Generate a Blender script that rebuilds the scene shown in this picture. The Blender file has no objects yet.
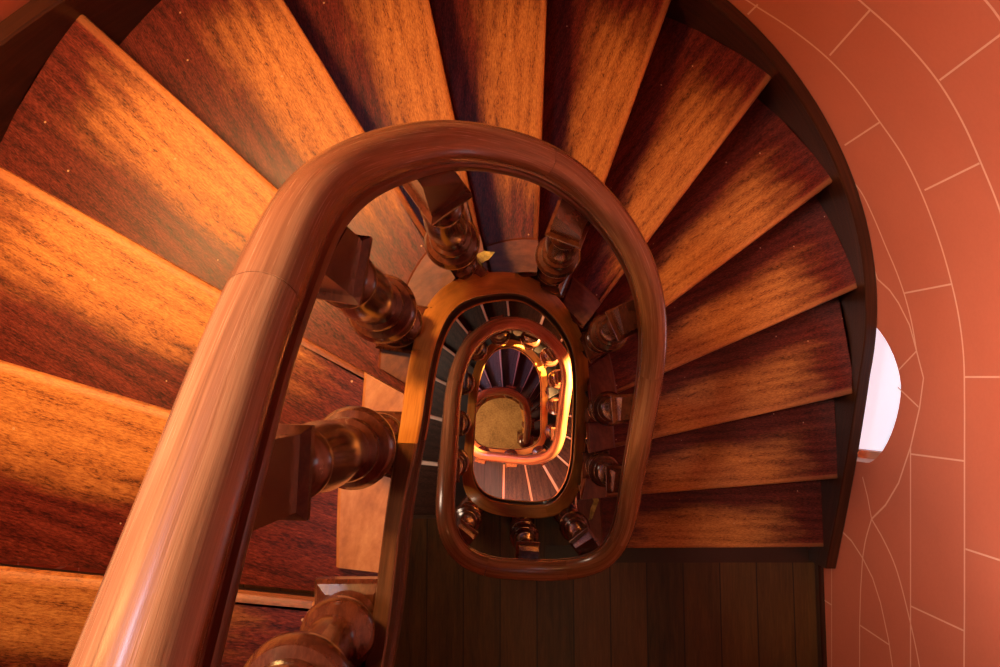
import bpy, bmesh, math, random
from mathutils import Vector, Matrix
random.seed(7)
SC = bpy.context.scene
COL = SC.collection

# ------------------------------------------------------------------ camera frame
F = 800.0                      # focal length in pixels of the 1000 x 667 frame
NX, NY = 500.0, 410.0          # where the plumb line through the well meets the frame
H0 = 8.68                      # eye height above the well floor
_n = Vector(((NX-500)/F, (NY-333.5)/F, 1.0)).normalized()
_up = Vector((0, -1, 0)); _y = (_up - _n*_up.dot(_n)).normalized(); _x = _y.cross(-_n)

def W(px, py, d):
    """world point seen at (px,py), d metres below the eye"""
    v = Vector(((px-500)/F, (py-333.5)/F, 1.0)); w = v.dot(_n)
    return Vector((v.dot(_x)/w*d, v.dot(_y)/w*d, H0-d))
def tanq(px, py):
    v = Vector(((px-500)/F, (py-333.5)/F, 1.0)); w = v.dot(_n)
    return v.dot(_x)/w, v.dot(_y)/w
RISE = 0.17
def D(k): return 1.20 + RISE*k           # depth of tread k below the eye

# ------------------------------------------------------------------ materials
def nt(name):
    m = bpy.data.materials.new(name); m.use_nodes = True
    t = m.node_tree; t.nodes.clear()
    out = t.nodes.new('ShaderNodeOutputMaterial'); b = t.nodes.new('ShaderNodeBsdfPrincipled')
    t.links.new(b.outputs[0], out.inputs[0]); return m, t, b
def ramp(t, fac, stops, interp='LINEAR'):
    r = t.nodes.new('ShaderNodeValToRGB'); r.color_ramp.interpolation = interp
    e = r.color_ramp.elements
    while len(e) < len(stops): e.new(0.5)
    for i, (p, c) in enumerate(stops):
        e[i].position = p; e[i].color = (*c, 1) if len(c) == 3 else c
    t.links.new(fac, r.inputs[0]); return r.outputs[0]
def mapping(t, src, scale, loc=(0,0,0)):
    m = t.nodes.new('ShaderNodeMapping'); m.inputs['Scale'].default_value = scale; m.inputs['Location'].default_value = loc
    t.links.new(src, m.inputs[0]); return m.outputs[0]
def noise(t, vec, scale, detail=6, rough=0.6, dist=0.0):
    n = t.nodes.new('ShaderNodeTexNoise'); n.inputs['Scale'].default_value = scale
    n.inputs['Detail'].default_value = detail; n.inputs['Roughness'].default_value = rough; n.inputs['Distortion'].default_value = dist
    t.links.new(vec, n.inputs['Vector']); return n.outputs['Fac']
def math_(t, op, a, b=None, clamp=False):
    n = t.nodes.new('ShaderNodeMath'); n.operation = op; n.use_clamp = clamp
    for i, v in enumerate((a, b)):
        if v is None: continue
        if isinstance(v, (int, float)): n.inputs[i].default_value = v
        else: t.links.new(v, n.inputs[i])
    return n.outputs[0]
def mapr(t, v, a, b, c=0.0, d=1.0, smooth=True):
    n = t.nodes.new('ShaderNodeMapRange'); n.interpolation_type = 'SMOOTHSTEP' if smooth else 'LINEAR'
    t.links.new(v, n.inputs[0])
    for i, x in enumerate((a, b, c, d)): n.inputs[i+1].default_value = x
    return n.outputs[0]
def mix(t, f, a, b, mode='MIX'):
    n = t.nodes.new('ShaderNodeMix'); n.data_type = 'RGBA'; n.blend_type = mode
    for s, v in ((n.inputs[0], f), (n.inputs[6], a), (n.inputs[7], b)):
        if isinstance(v, (int, float)): s.default_value = v
        elif isinstance(v, tuple): s.default_value = (*v, 1)
        else: t.links.new(v, s)
    return n.outputs[2]
def bump(t, b, h, strength=0.2, dist=0.003):
    n = t.nodes.new('ShaderNodeBump'); n.inputs['Strength'].default_value = strength; n.inputs['Distance'].default_value = dist
    t.links.new(h, n.inputs['Height']); t.links.new(n.outputs[0], b.inputs['Normal'])

def wood(name, dark, mid, light, rough=0.35, scale=(3, 26, 26), coords='Object', coat=0.3, streak=0.5, grain=1.0):
    m, t, b = nt(name)
    tc = t.nodes.new('ShaderNodeTexCoord').outputs[coords]
    v = mapping(t, tc, scale)
    n1 = noise(t, v, 1.0, 5, 0.6, 0.6); n2 = noise(t, mapping(t, tc, (scale[0]*3, scale[1]*8, scale[2]*8)), 1.0, 4, 0.7)
    n3 = noise(t, tc, 2.5, 3, 0.5)
    f = math_(t, 'ADD', math_(t, 'MULTIPLY', n1, 0.55), math_(t, 'ADD', math_(t, 'MULTIPLY', n2, 0.3*grain), math_(t, 'MULTIPLY', n3, 0.25)))
    c = ramp(t, f, [(0.30, dark), (0.52, mid), (0.74, light)])
    t.links.new(c, b.inputs['Base Color'])
    r = math_(t, 'ADD', math_(t, 'MULTIPLY', n2, 0.25), rough-0.1); t.links.new(r, b.inputs['Roughness'])
    b.inputs['Coat Weight'].default_value = coat; b.inputs['Coat Roughness'].default_value = 0.18
    bump(t, b, n2, 0.25, 0.0015)
    return m

def tread_wood(name, worn_amt=1.0, base=((0.022,0.002,0.0015),(0.10,0.010,0.006),(0.22,0.033,0.018)),
               wornc=((0.10,0.025,0.006),(0.42,0.135,0.028),(0.66,0.27,0.065)), edgec=(0.62,0.24,0.09), edgew=0.045, edgea=0.3):
    """oak with the dark red varnish walked off the middle of the step; UV u = inner to outer end, v = nosing to riser"""
    m, t, b = nt(name)
    tc = t.nodes.new('ShaderNodeTexCoord'); ob = tc.outputs['Object']
    sep = t.nodes.new('ShaderNodeSeparateXYZ'); t.links.new(tc.outputs['UV'], sep.inputs[0])
    u, v = sep.outputs[0], sep.outputs[1]
    warp = noise(t, mapping(t, ob, (5, 22, 16)), 1.0, 8, 0.72)
    w2 = math_(t, 'MULTIPLY', math_(t, 'SUBTRACT', warp, 0.5), 0.42)
    uu = math_(t, 'ADD', u, w2); vv = math_(t, 'ADD', v, math_(t, 'MULTIPLY', w2, 1.3))
    a = mapr(t, uu, 0.14, 0.36); c_ = mapr(t, uu, 0.68, 0.94, 1.0, 0.0); d = mapr(t, vv, 0.42, 0.76, 1.0, 0.0)
    worn = math_(t, 'MULTIPLY', math_(t, 'MULTIPLY', a, c_), math_(t, 'MULTIPLY', d, worn_amt))
    # grain
    g1 = noise(t, mapping(t, ob, (9, 60, 20)), 1.0, 8, 0.8, 1.0)
    g2 = noise(t, mapping(t, ob, (70, 330, 60)), 1.0, 4, 0.8, 0.3)
    wv = t.nodes.new('ShaderNodeTexWave'); wv.wave_type = 'BANDS'; wv.bands_direction = 'Y'
    wv.inputs['Scale'].default_value = 5.0; wv.inputs['Distortion'].default_value = 9.0; wv.inputs['Detail'].default_value = 3; wv.inputs['Detail Scale'].default_value = 1.2
    t.links.new(mapping(t, ob, (0.35, 1.6, 1)), wv.inputs['Vector'])
    g = math_(t, 'ADD', math_(t, 'MULTIPLY', g1, 0.33), math_(t, 'ADD', math_(t, 'MULTIPLY', g2, 0.62), math_(t, 'MULTIPLY', wv.outputs['Fac'], 0.05)))
    cw = ramp(t, g, [(0.39, wornc[0]), (0.47, wornc[1]), (0.60, wornc[2])])
    cb = ramp(t, g, [(0.40, base[0]), (0.50, base[1]), (0.62, base[2])])
    c = mix(t, worn, cb, cw)
    # nicks and paint specks
    vo = t.nodes.new('ShaderNodeTexVoronoi'); vo.inputs['Scale'].default_value = 26; t.links.new(ob, vo.inputs['Vector'])
    sp = math_(t, 'LESS_THAN', vo.outputs['Distance'], 0.065)
    rr = t.nodes.new('ShaderNodeSeparateColor'); t.links.new(vo.outputs['Color'], rr.inputs[0])
    sp = math_(t, 'MULTIPLY', sp, math_(t, 'GREATER_THAN', rr.outputs[0], 0.80))
    c = mix(t, math_(t, 'MULTIPLY', sp, 0.8), c, (0.62, 0.36, 0.2))
    # bare wood on the nosing edge
    edge = mapr(t, v, 0.0, edgew, 1.0, 0.0)
    edge = math_(t, 'MULTIPLY', edge, math_(t, 'MULTIPLY', mapr(t, warp, 0.35-edgea*.3, 0.6-edgea*.3), edgea))
    c = mix(t, edge, c, edgec)
    t.links.new(c, b.inputs['Base Color'])
    r = math_(t, 'ADD', math_(t, 'MULTIPLY', worn, 0.12), math_(t, 'ADD', math_(t, 'MULTIPLY', g2, 0.2), 0.27)); t.links.new(r, b.inputs['Roughness'])
    b.inputs['Specular IOR Level'].default_value = 0.3
    bump(t, b, math_(t, 'ADD', g2, math_(t, 'MULTIPLY', sp, -1.0)), 0.35, 0.0015)
    return m

def boards(name, width, c1, c2, c3):
    m, t, b = nt(name)
    tc = t.nodes.new('ShaderNodeTexCoord').outputs['Object']
    sep = t.nodes.new('ShaderNodeSeparateXYZ'); t.links.new(tc, sep.inputs[0])
    x = math_(t, 'DIVIDE', sep.outputs[0], width); fl = math_(t, 'FLOOR', x); fr = math_(t, 'FRACT', x)
    wn = t.nodes.new('ShaderNodeTexWhiteNoise'); wn.noise_dimensions = '1D'; t.links.new(fl, wn.inputs['W'])
    g1 = noise(t, mapping(t, tc, (30, 2.5, 10)), 1.0, 6, 0.65, 0.8); g2 = noise(t, mapping(t, tc, (150, 12, 30)), 1.0, 3, 0.7)
    f = math_(t, 'ADD', math_(t, 'MULTIPLY', g1, 0.5), math_(t, 'ADD', math_(t, 'MULTIPLY', g2, 0.3), math_(t, 'MULTIPLY', wn.outputs['Value'], 0.22)))
    c = ramp(t, f, [(0.3, c1), (0.52, c2), (0.78, c3)])
    seam = math_(t, 'MAXIMUM', math_(t, 'LESS_THAN', fr, 0.022), math_(t, 'GREATER_THAN', fr, 0.985))
    c = mix(t, math_(t, 'MULTIPLY', seam, 0.85), c, (0.006, 0.003, 0.002))
    t.links.new(c, b.inputs['Base Color']); b.inputs['Roughness'].default_value = 0.42
    bump(t, b, math_(t, 'SUBTRACT', g2, math_(t, 'MULTIPLY', seam, 2)), 0.3, 0.002)
    return m

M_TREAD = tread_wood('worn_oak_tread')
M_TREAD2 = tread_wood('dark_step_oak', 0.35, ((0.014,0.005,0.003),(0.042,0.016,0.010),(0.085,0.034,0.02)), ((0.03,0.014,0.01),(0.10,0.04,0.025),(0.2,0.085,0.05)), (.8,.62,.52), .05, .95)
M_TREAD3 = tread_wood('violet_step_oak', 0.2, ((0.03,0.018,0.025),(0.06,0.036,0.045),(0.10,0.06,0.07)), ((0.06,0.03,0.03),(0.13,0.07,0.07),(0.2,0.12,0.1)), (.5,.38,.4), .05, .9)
M_RISER = wood('riser_varnish', (0.006,0.002,0.001), (0.02,0.006,0.003), (0.045,0.014,0.007), 0.4, (3, 30, 30))
M_RAIL = wood('polished_rail_oak', (0.045,0.015,0.007), (0.25,0.092,0.036), (0.50,0.23,0.10), 0.22, (5, 22, 14), 'UV', 0.8)
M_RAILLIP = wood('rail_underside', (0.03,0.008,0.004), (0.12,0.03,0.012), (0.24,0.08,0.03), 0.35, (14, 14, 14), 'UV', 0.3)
M_STRING = wood('string_oak', (0.12,0.035,0.006), (0.48,0.18,0.03), (0.72,0.34,0.075), 0.38, (10, 30, 30), 'UV', 0.3)
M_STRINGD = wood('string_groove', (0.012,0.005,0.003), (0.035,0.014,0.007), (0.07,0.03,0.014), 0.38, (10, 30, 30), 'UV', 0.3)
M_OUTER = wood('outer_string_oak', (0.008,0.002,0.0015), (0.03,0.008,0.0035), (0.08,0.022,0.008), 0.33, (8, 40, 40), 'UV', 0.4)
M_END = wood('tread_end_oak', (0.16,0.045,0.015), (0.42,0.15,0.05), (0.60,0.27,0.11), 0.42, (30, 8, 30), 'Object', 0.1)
M_BAL = wood('turned_varnished_oak', (0.018,0.005,0.003), (0.075,0.019,0.009), (0.18,0.05,0.02), 0.18, (20, 20, 5), 'Object', 0.8)
M_FLOORB = boards('landing_boards', 0.16, (0.022,0.009,0.002), (0.085,0.034,0.007), (0.17,0.075,0.016))
M_FLOORC = boards('lower_landing_boards', 0.13, (0.03,0.015,0.012), (0.08,0.04,0.03), (0.16,0.09,0.07))

def stone():
    m, t, b = nt('ground_stone'); tc = t.nodes.new('ShaderNodeTexCoord').outputs['Object']
    f = noise(t, tc, 4, 8, 0.7); g = noise(t, tc, 60, 3, 0.6)
    c = ramp(t, math_(t, 'ADD', math_(t, 'MULTIPLY', f, 0.6), math_(t, 'MULTIPLY', g, 0.4)), [(0.35, (0.16,0.075,0.02)), (0.5, (0.36,0.19,0.06)), (0.68, (0.55,0.33,0.12))])
    t.links.new(c, b.inputs['Base Color']); b.inputs['Roughness'].default_value = 0.7; return m
M_STONE = stone()
def plaster(name, c1, c2, rough=0.75, emis=None):
    m, t, b = nt(name); tc = t.nodes.new('ShaderNodeTexCoord').outputs['Object']
    f = noise(t, tc, 1.7, 6, 0.6); g = noise(t, tc, 90, 3, 0.6)
    c = ramp(t, math_(t, 'ADD', math_(t, 'MULTIPLY', f, 0.8), math_(t, 'MULTIPLY', g, 0.2)), [(0.35, c1), (0.65, c2)])
    t.links.new(c, b.inputs['Base Color']); b.inputs['Roughness'].default_value = rough
    bump(t, b, g, 0.15, 0.001); return m
M_WALL = plaster('terracotta_paint', (0.58,0.145,0.078), (0.66,0.175,0.095))
M_JOINT = plaster('painted_joint', (0.80,0.42,0.30), (0.88,0.50,0.36))
M_WHITE = plaster('white_reveal', (0.75,0.70,0.68), (0.85,0.8,0.78))
M_PEACH = plaster('reveal_plaster', (0.62,0.30,0.20), (0.72,0.38,0.26))
M_CEIL = plaster('ceiling_plaster', (0.20,0.12,0.08), (0.24,0.15,0.10))
def leafmat():
    m, t, b = nt('chipped_yellow_paint'); tc = t.nodes.new('ShaderNodeTexCoord').outputs['Object']
    c = ramp(t, noise(t, tc, 40, 5, 0.6), [(0.35, (0.20,0.13,0.02)), (0.6, (0.62,0.45,0.10))])
    t.links.new(c, b.inputs['Base Color']); b.inputs['Roughness'].default_value = 0.6; return m
M_BATTEN = leafmat()
def pane_mat():
    m, t, b = nt('daylit_frosted_pane')
    b.inputs['Base Color'].default_value = (0.7, 0.72, 0.8, 1); b.inputs['Roughness'].default_value = 0.5
    b.inputs['Emission Color'].default_value = (0.78, 0.77, 0.92, 1); b.inputs['Emission Strength'].default_value = 0.85
    return m
M_PANE = pane_mat()

# ------------------------------------------------------------------ object helpers
def link(name, me, parent=None):
    o = bpy.data.objects.new(name, me); COL.objects.link(o)
    if parent: o.parent = parent
    return o
def tag(o, label=None, cat=None, group=None, kind=None):
    if label: o['label'] = label
    if cat: o['category'] = cat
    if group: o['group'] = group
    if kind: o['kind'] = kind
    return o
def empty(name, loc, rz=0.0):
    o = bpy.data.objects.new(name, None); COL.objects.link(o); o.location = loc; o.rotation_euler = (0,0,rz); o.empty_display_size = .05; return o
def mesh_from(name, verts, faces, mats, fmat=None, uvs=None, smooth=True, angle=35):
    me = bpy.data.meshes.new(name); me.from_pydata([tuple(v) for v in verts], [], faces)
    for m in mats: me.materials.append(m)
    if fmat:
        for p, i in zip(me.polygons, fmat): p.material_index = i
    if uvs:
        ul = me.uv_layers.new(name='UVMap')
        for p in me.polygons:
            for li, vi in zip(p.loop_indices, p.vertices): ul.data[li].uv = uvs[vi]
    bm = bmesh.new(); bm.from_mesh(me); bmesh.ops.recalc_face_normals(bm, faces=bm.faces)
    if smooth:
        for f in bm.faces: f.smooth = True
        for e in bm.edges:
            if len(e.link_faces) == 2 and e.calc_face_angle(0) > math.radians(angle): e.smooth = False
    bm.to_mesh(me); bm.free(); return me

def catmull(P, idx, step=0.25):
    """smooth curve through points P (Vectors) with scalar idx; returns lists resampled"""
    out = []; oi = []
    n = len(P)
    for i in range(n-1):
        p0 = P[max(i-1, 0)]; p1 = P[i]; p2 = P[i+1]; p3 = P[min(i+2, n-1)]
        # centripetal
        def kn(a, b): return max((b-a).length, 1e-5)**0.5
        t1 = kn(p0, p1) if i > 0 else kn(p1, p2); t2 = t1+kn(p1, p2); t3 = t2+(kn(p2, p3) if i < n-2 else kn(p1, p2))
        if i == 0: p0 = p1-(p2-p1)
        if i == n-2: p3 = p2+(p2-p1)
        m = max(2, int((p2-p1).length/step))
        for j in range(m):
            t = t1+(t2-t1)*j/m
            A1 = p0*((t1-t)/t1)+p1*(t/t1); A2 = p1*((t2-t)/(t2-t1))+p2*((t-t1)/(t2-t1)); A3 = p2*((t3-t)/(t3-t2))+p3*((t-t2)/(t3-t2))
            B1 = A1*((t2-t)/t2)+A2*(t/t2); B2 = A2*((t3-t)/(t3-t1))+A3*((t-t1)/(t3-t1))
            out.append(B1*((t2-t)/(t2-t1))+B2*((t-t1)/(t2-t1))); oi.append(idx[i]+(idx[i+1]-idx[i])*j/m)
    out.append(P[-1].copy()); oi.append(idx[-1]); return out, oi
def smooth_pts(P, it=6, keep_xy=False):
    for _ in range(it):
        Q = [p.copy() for p in P]
        for i in range(1, len(P)-1):
            q = (P[i-1]+P[i+1])*0.25+P[i]*0.5
            Q[i] = Vector((P[i].x, P[i].y, q.z)) if keep_xy else q
        P = Q
    return P

# ------------------------------------------------------------------ traced lines of the stair
RAIL = [((88,800),-.75),((112,737),-.35),((139,667),.15),((169.5,569),.5),((207,460),.95),((248,335),1.6),((274.5,274.5),2.0),((305,208),2.75),((346,171),3.5),((394,151),4.2),((463,142),5.3),((540,159),6.4),((587,190),7.3),((622,230),8.1),((646,278),8.9),((654,330),9.7),((652,366),10.3),((642,430),11.3),((633,478),12.2),((621,537),13.2),((603,561),13.6),((563,571),13.9),((525,570),14),((487,568),14),((461,557),14),((447,536),14),((444.5,514),14.25),((447.5,466),15.1),((450,430),16),((454,386),17),((463,356),17.8),((475,339),18.6),((491.5,327),19.4),((514,322.5),20.4),((532,326.5),21.2),((551,340),22),((564,357),23),((567.5,375),24),((565,398),25),((562,420),26.3),((560,437),27.2),((552,454),28.2),((535,460),29),((500,457.5),30.5),((480,455),31.2),((468,445),31.8),((463.5,432),32.4),((466,415),33.2),((473,403),34.1),((483,394.5),34.9),((498,390.5),36),((514,393.5),37.2),((525,403),38.4),((528,418),39.6),((527.5,430),40.6),((526,441),41.5)]
def rail_d(i):
    return 0.335+0.17*i if i > 2.2 else 0.425+0.143*i*0.97+0.0
rail_pts = [W(p[0], p[1], rail_d(i)) for p, i in RAIL]
for q_ in (1, 0): rail_pts[q_] = rail_pts[q_+1]+(rail_pts[2]-rail_pts[4])*0.5
rail_pts = [rail_pts[0]+Vector((0, -1.2, .20)), rail_pts[0]+Vector((0, -.65, .20)), rail_pts[0]+Vector((0, -.25, .16))]+rail_pts
rail_curve, rail_idx = catmull(rail_pts, [-4.5, -2.5, -1.4]+[i for _, i in RAIL], 0.02)
rail_curve = smooth_pts(rail_curve, 12)

STRING = [((335,800),-1.2),((350,740),-.9),((366,667),-.45),((376,592),.1),((383,532),.5),((390,480),.95),((400,430),1.4),((408,365),2.2),((425,308),3.1),((448,283),4.1),((475,274),5.1),((507,271.5),6),((534.5,278),6.9),((560,299),7.9),((578,325.5),8.8),((587,350),9.6),((589,380),10.4),((588,410),11.2),((585,450),12.3),((580,490),13.3),((566,513),13.8),((548,519),14),((510,517),14),((486,514),14),((471,506),14),((463,490),14.25),((463,466),15.1),((465,440),15.9),((467,412),16.7),((469,390),17.4),((474,368),18.2),((482,352),19),((493,342),19.8),((506,338.5),20.5),((520,341),21.2),((534,351),22),((543,364),23),((547.5,378),24),((548,397),25),((547.5,420),26.4),((547,437),27.5),((540,449),28.4),((524,455),29.3),((500,454.5),30.5),((483,452.5),31.3),((472,446),31.9),((467.5,434),32.4),((469,420),33.1),((472,410),34),((479,401),34.8),((487,396),35.4),((500,393),36.2),((515,396),37.2),((524,404),38.2),((527,418),39.4),((527,432),40.6),((526,443),41.8)]
str_pts = [W(p[0], p[1], D(i)-0.06) for p, i in STRING]
str_curve, str_idx = catmull(str_pts, [i for _, i in STRING], 0.025)
str_curve = smooth_pts(str_curve, 10)

def interp(curve, idxs, i):
    if i <= idxs[0]: return curve[0].copy(), 0
    for a in range(len(idxs)-1):
        if idxs[a] <= i <= idxs[a+1] and idxs[a+1] > idxs[a]:
            f = (i-idxs[a])/(idxs[a+1]-idxs[a]); return curve[a].lerp(curve[a+1], f), a
    return curve[-1].copy(), len(curve)-1

# outline of the stairwell enclosure (treads end here); the wall face stands WT further out
CX, CY, RT, WT = 0.085, 0.132, 1.266, 0.045
YB = -1.9
def outline(off=0.0, n=72):
    R = RT+off; P = []
    for i in range(25): P.append(Vector((CX-R, YB+(CY-YB)*i/25, 0)))
    for i in range(n): a = math.pi-math.pi*i/n; P.append(Vector((CX+R*math.cos(a), CY+R*math.sin(a), 0)))
    for i in range(26): P.append(Vector((CX+R, CY+(YB-CY)*i/25, 0)))
    return P
OUT = outline()
def ray_poly(P, p, d, closed_y=None):
    """nearest forward hit of the plan ray p+t d on the polyline P: (t, segment position, point)"""
    best = None
    for i in range(len(P)-1):
        a, b = P[i], P[i+1]; e = b-a
        den = d.x*e.y-d.y*e.x
        if abs(den) < 1e-9: continue
        w = a-p; t = (w.x*e.y-w.y*e.x)/den; s = (w.x*d.y-w.y*d.x)/den
        if -1e-6 <= s <= 1+1e-6 and (best is None or abs(t) < abs(best[0])): best = (t, i+s, a+e*s)
    return best

# nosing lines: idx -> two frame points, outer first
def pl(*a): return a
NOS = {0:((100,578),(320,600)), 1:((0,360),(170,410)), 2:((0,165),(222,290)), 3:((75,5),(275,185)), 4:((285,0),(365,130)), 5:((430,0),(455,115)),
 6:((548,0),(543,135)), 7:((672,0),(605,185)), 8:((775,75),(650,240)), 9:((830,185),(670,305)), 10:((855,290),(668,372)), 11:((850,395),(660,438)),
 12:((830,480),(645,495)), 13:((815,548),(635,549)),
 15:((419,460),(437,462)), 16:((425,413),(442,417.5)), 17:((430,374),(444,381)), 18:((439,341),(452,351)), 19:((457,317),(468,331)), 20:((484,307),(488.3,319)), 21:((509,303),(510,315)),
 25:((575,394.5),(570.5,395)), 26:((574,417.8),(569,417)), 27:((573.5,441.5),(566,437.7)), 28:((571,469.7),(559,458.5)), 29:((560,497.5),(543,467.5)), 30:((531,503.5),(525,470)), 31:((502,503.5),(502.7,464.5)),
 34:((471.5,379),(480,388)), 35:((481,359),(490.5,383)), 36:((501,348),(503,382)), 37:((520,354.6),(513.5,385)), 38:((533.5,367),(523,389)), 39:((541,380),(530,398)), 40:((541,392),(531,405)), 41:((541,405),(532,413)), 42:((541,420),(532,424))}
LINES = {}
for k, (o, i) in NOS.items():
    a, b = W(*o, D(k)), W(*i, D(k)); a.z = b.z = 0
    LINES[k] = (b, (a-b).normalized())
LINES[-1] = (Vector((-.2,-.47,0)), Vector((-1,-.03,0)).normalized())
LINES[14] = (Vector((-.2,-.475,0)), Vector((-1,0,0)))
for k, s in ((22,7),(23,8),(24,9.6)):
    f = s-int(s); A = LINES[int(s)]; B = LINES[int(s)+1]
    LINES[k] = (A[0].lerp(B[0], f), A[1].lerp(B[1], f).normalized())
LINES[32] = (Vector((-.2,-.20,0)), Vector((-1,0,0)))
LINES[33] = (Vector((-.22,-.07,0)), Vector((-1,.35,0)).normalized())
LINES[43] = (Vector((.25,-.30,0)), Vector((1,0,0)))
str_xy = [Vector((p.x, p.y, 0)) for p in str_curve]
def outer_poly(k):
    if 25 <= k <= 32:   # winders round the bottom reach the front wall
        return OUT+[Vector((CX+RT, YB, 0)), Vector((CX-RT, YB, 0))]
    return OUT
HIT = {}
for k, (p, d) in LINES.items():
    lo = max(0, next((j for j, v in enumerate(str_idx) if v >= k-2.6), 0)); hi = next((j for j, v in enumerate(str_idx) if v >= k+2.6), len(str_idx)-1)
    best = None
    for j in range(lo, hi):
        a, b = str_xy[j], str_xy[j+1]; e = b-a; den = d.x*e.y-d.y*e.x
        if abs(den) < 1e-9: continue
        w = a-p; t = (w.x*e.y-w.y*e.x)/den; s = (w.x*d.y-w.y*d.x)/den
        if -1e-6 <= s <= 1+1e-6:
            if best is None or abs(t) < abs(best[0]): best = (t, j+s, a+e*s)
    if best is None:
        q, j = interp(str_curve, str_idx, k); q.z = 0; best = (0, j, q)
    if k == 13:
        q, j = interp(str_curve, str_idx, 13.25); q.z = 0
        best = (0, j, Vector((q.x, p.y+(q.x-p.x)*d.y/d.x, 0)))
    if k == 14:
        q, j = interp(str_curve, str_idx, 14.2); best = (0, j, Vector((q.x, -.475, 0)))
    o = None
    P = outer_poly(k)
    for j in range(len(P)-1):
        a, b = P[j], P[j+1]; e = b-a; den = d.x*e.y-d.y*e.x
        if abs(den) < 1e-9: continue
        w = a-best[2]; t = (w.x*e.y-w.y*e.x)/den; s = (w.x*d.y-w.y*d.x)/den
        if -1e-6 <= s <= 1+1e-6 and t > 0.05 and (o is None or t < o[0]): o = (t, j+s, a+e*s)
    HIT[k] = (best, o)
def along(P, s):
    s = max(0, min(len(P)-1.0001, s)); i = int(s); return P[i].lerp(P[i+1], s-i)

# ------------------------------------------------------------------ treads
def label_for(k):
    L = {
 0:"lowest left oak tread, bottom left corner of the photo, behind the wide near handrail",
 1:"wide worn oak tread at the left edge, just above the bottom left corner step",
 2:"worn oak tread fanning in from the middle of the left edge of the photo",
 3:"oak tread with its square outer corner showing near the top left corner",
 4:"brightest orange oak winder tread, broad and glowing at top left",
 5:"orange oak winder tread left of top centre, ending above the curve of the handrail",
 6:"orange brown oak tread at top centre with an upright front edge",
 7:"darkening oak tread right of top centre, its front edge leaning right",
 8:"dark red oak tread whose outer corner points at upper right near the outer string",
 9:"dark oak winder on the right side, second with an outer corner in view clockwise",
 10:"dark oak winder on the right above the arched window level",
 11:"dim oak tread on the right level with the arched window",
 12:"narrow dim oak tread on the right, last but one above the boarded landing",
 13:"straight lowest tread on the right, directly above the boarded landing"}
    if k in L: return L[k]
    T2 = {15:"nearly black tread at lower left of the second turn, first one below the landing",16:"nearly black tread left of the second handrail loop, second below the landing",
 17:"dark speckled tread left of the second loop with slightly slanting pale nosing",18:"dark speckled winder at upper left of the second loop, nosing slanting down right",
 19:"dark speckled winder at upper left of the second loop with steep pale nosing",20:"dark speckled winder just left of the apex of the second loop",
 21:"dark speckled winder at the apex of the second loop with upright nosing",
 26:"brown tread sliver right of the glaring handrail, uppermost of those in view",27:"brown tread sliver right of the glaring handrail, middle one",
 25:"thin dark tread sliver right of the top of the glaring handrail",
 28:"brown winder at the lower right of the second loop beside the glaring rail corner",29:"reddish brown winder below the glaring rail corner, broad diagonal wedge",
 30:"brown winder wedge below the second handrail loop, right of its middle",31:"brown tread below the second handrail loop with upright nosing beside the boards",
 34:"violet dark tread at far left of the deepest fan of steps",35:"violet dark winder, second from left in the deepest fan of steps",36:"violet dark winder left of centre in the deepest fan of steps",
 37:"violet dark winder right of centre in the deepest fan of steps",38:"violet dark winder, second last on the upper right of the deepest fan",39:"blackish winder at right end of the deepest fan of steps",
 40:"black tread sliver beside the deepest handrail, uppermost on its right",41:"black tread sliver right of the deepest handrail, middle one",42:"black tread sliver right of the deepest handrail, near the bottom"}
    T2.update({22:"shaded winder under the right shoulder of the second rail, just past the apex",23:"shaded winder under the second rail, middle of the three hidden at its right shoulder",
 24:"shaded winder under the second rail, just above the slivers by the glaring rail",33:"first dark step below the quarter landing, mostly behind the well string at far left",43:"last low step onto the stone ground floor beside the newel"})
    return T2[k]
GROUP = lambda k: 'treads of the upper flight' if k < 14 else ('treads of the second flight' if k < 32 else 'treads of the deepest flight')

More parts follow.
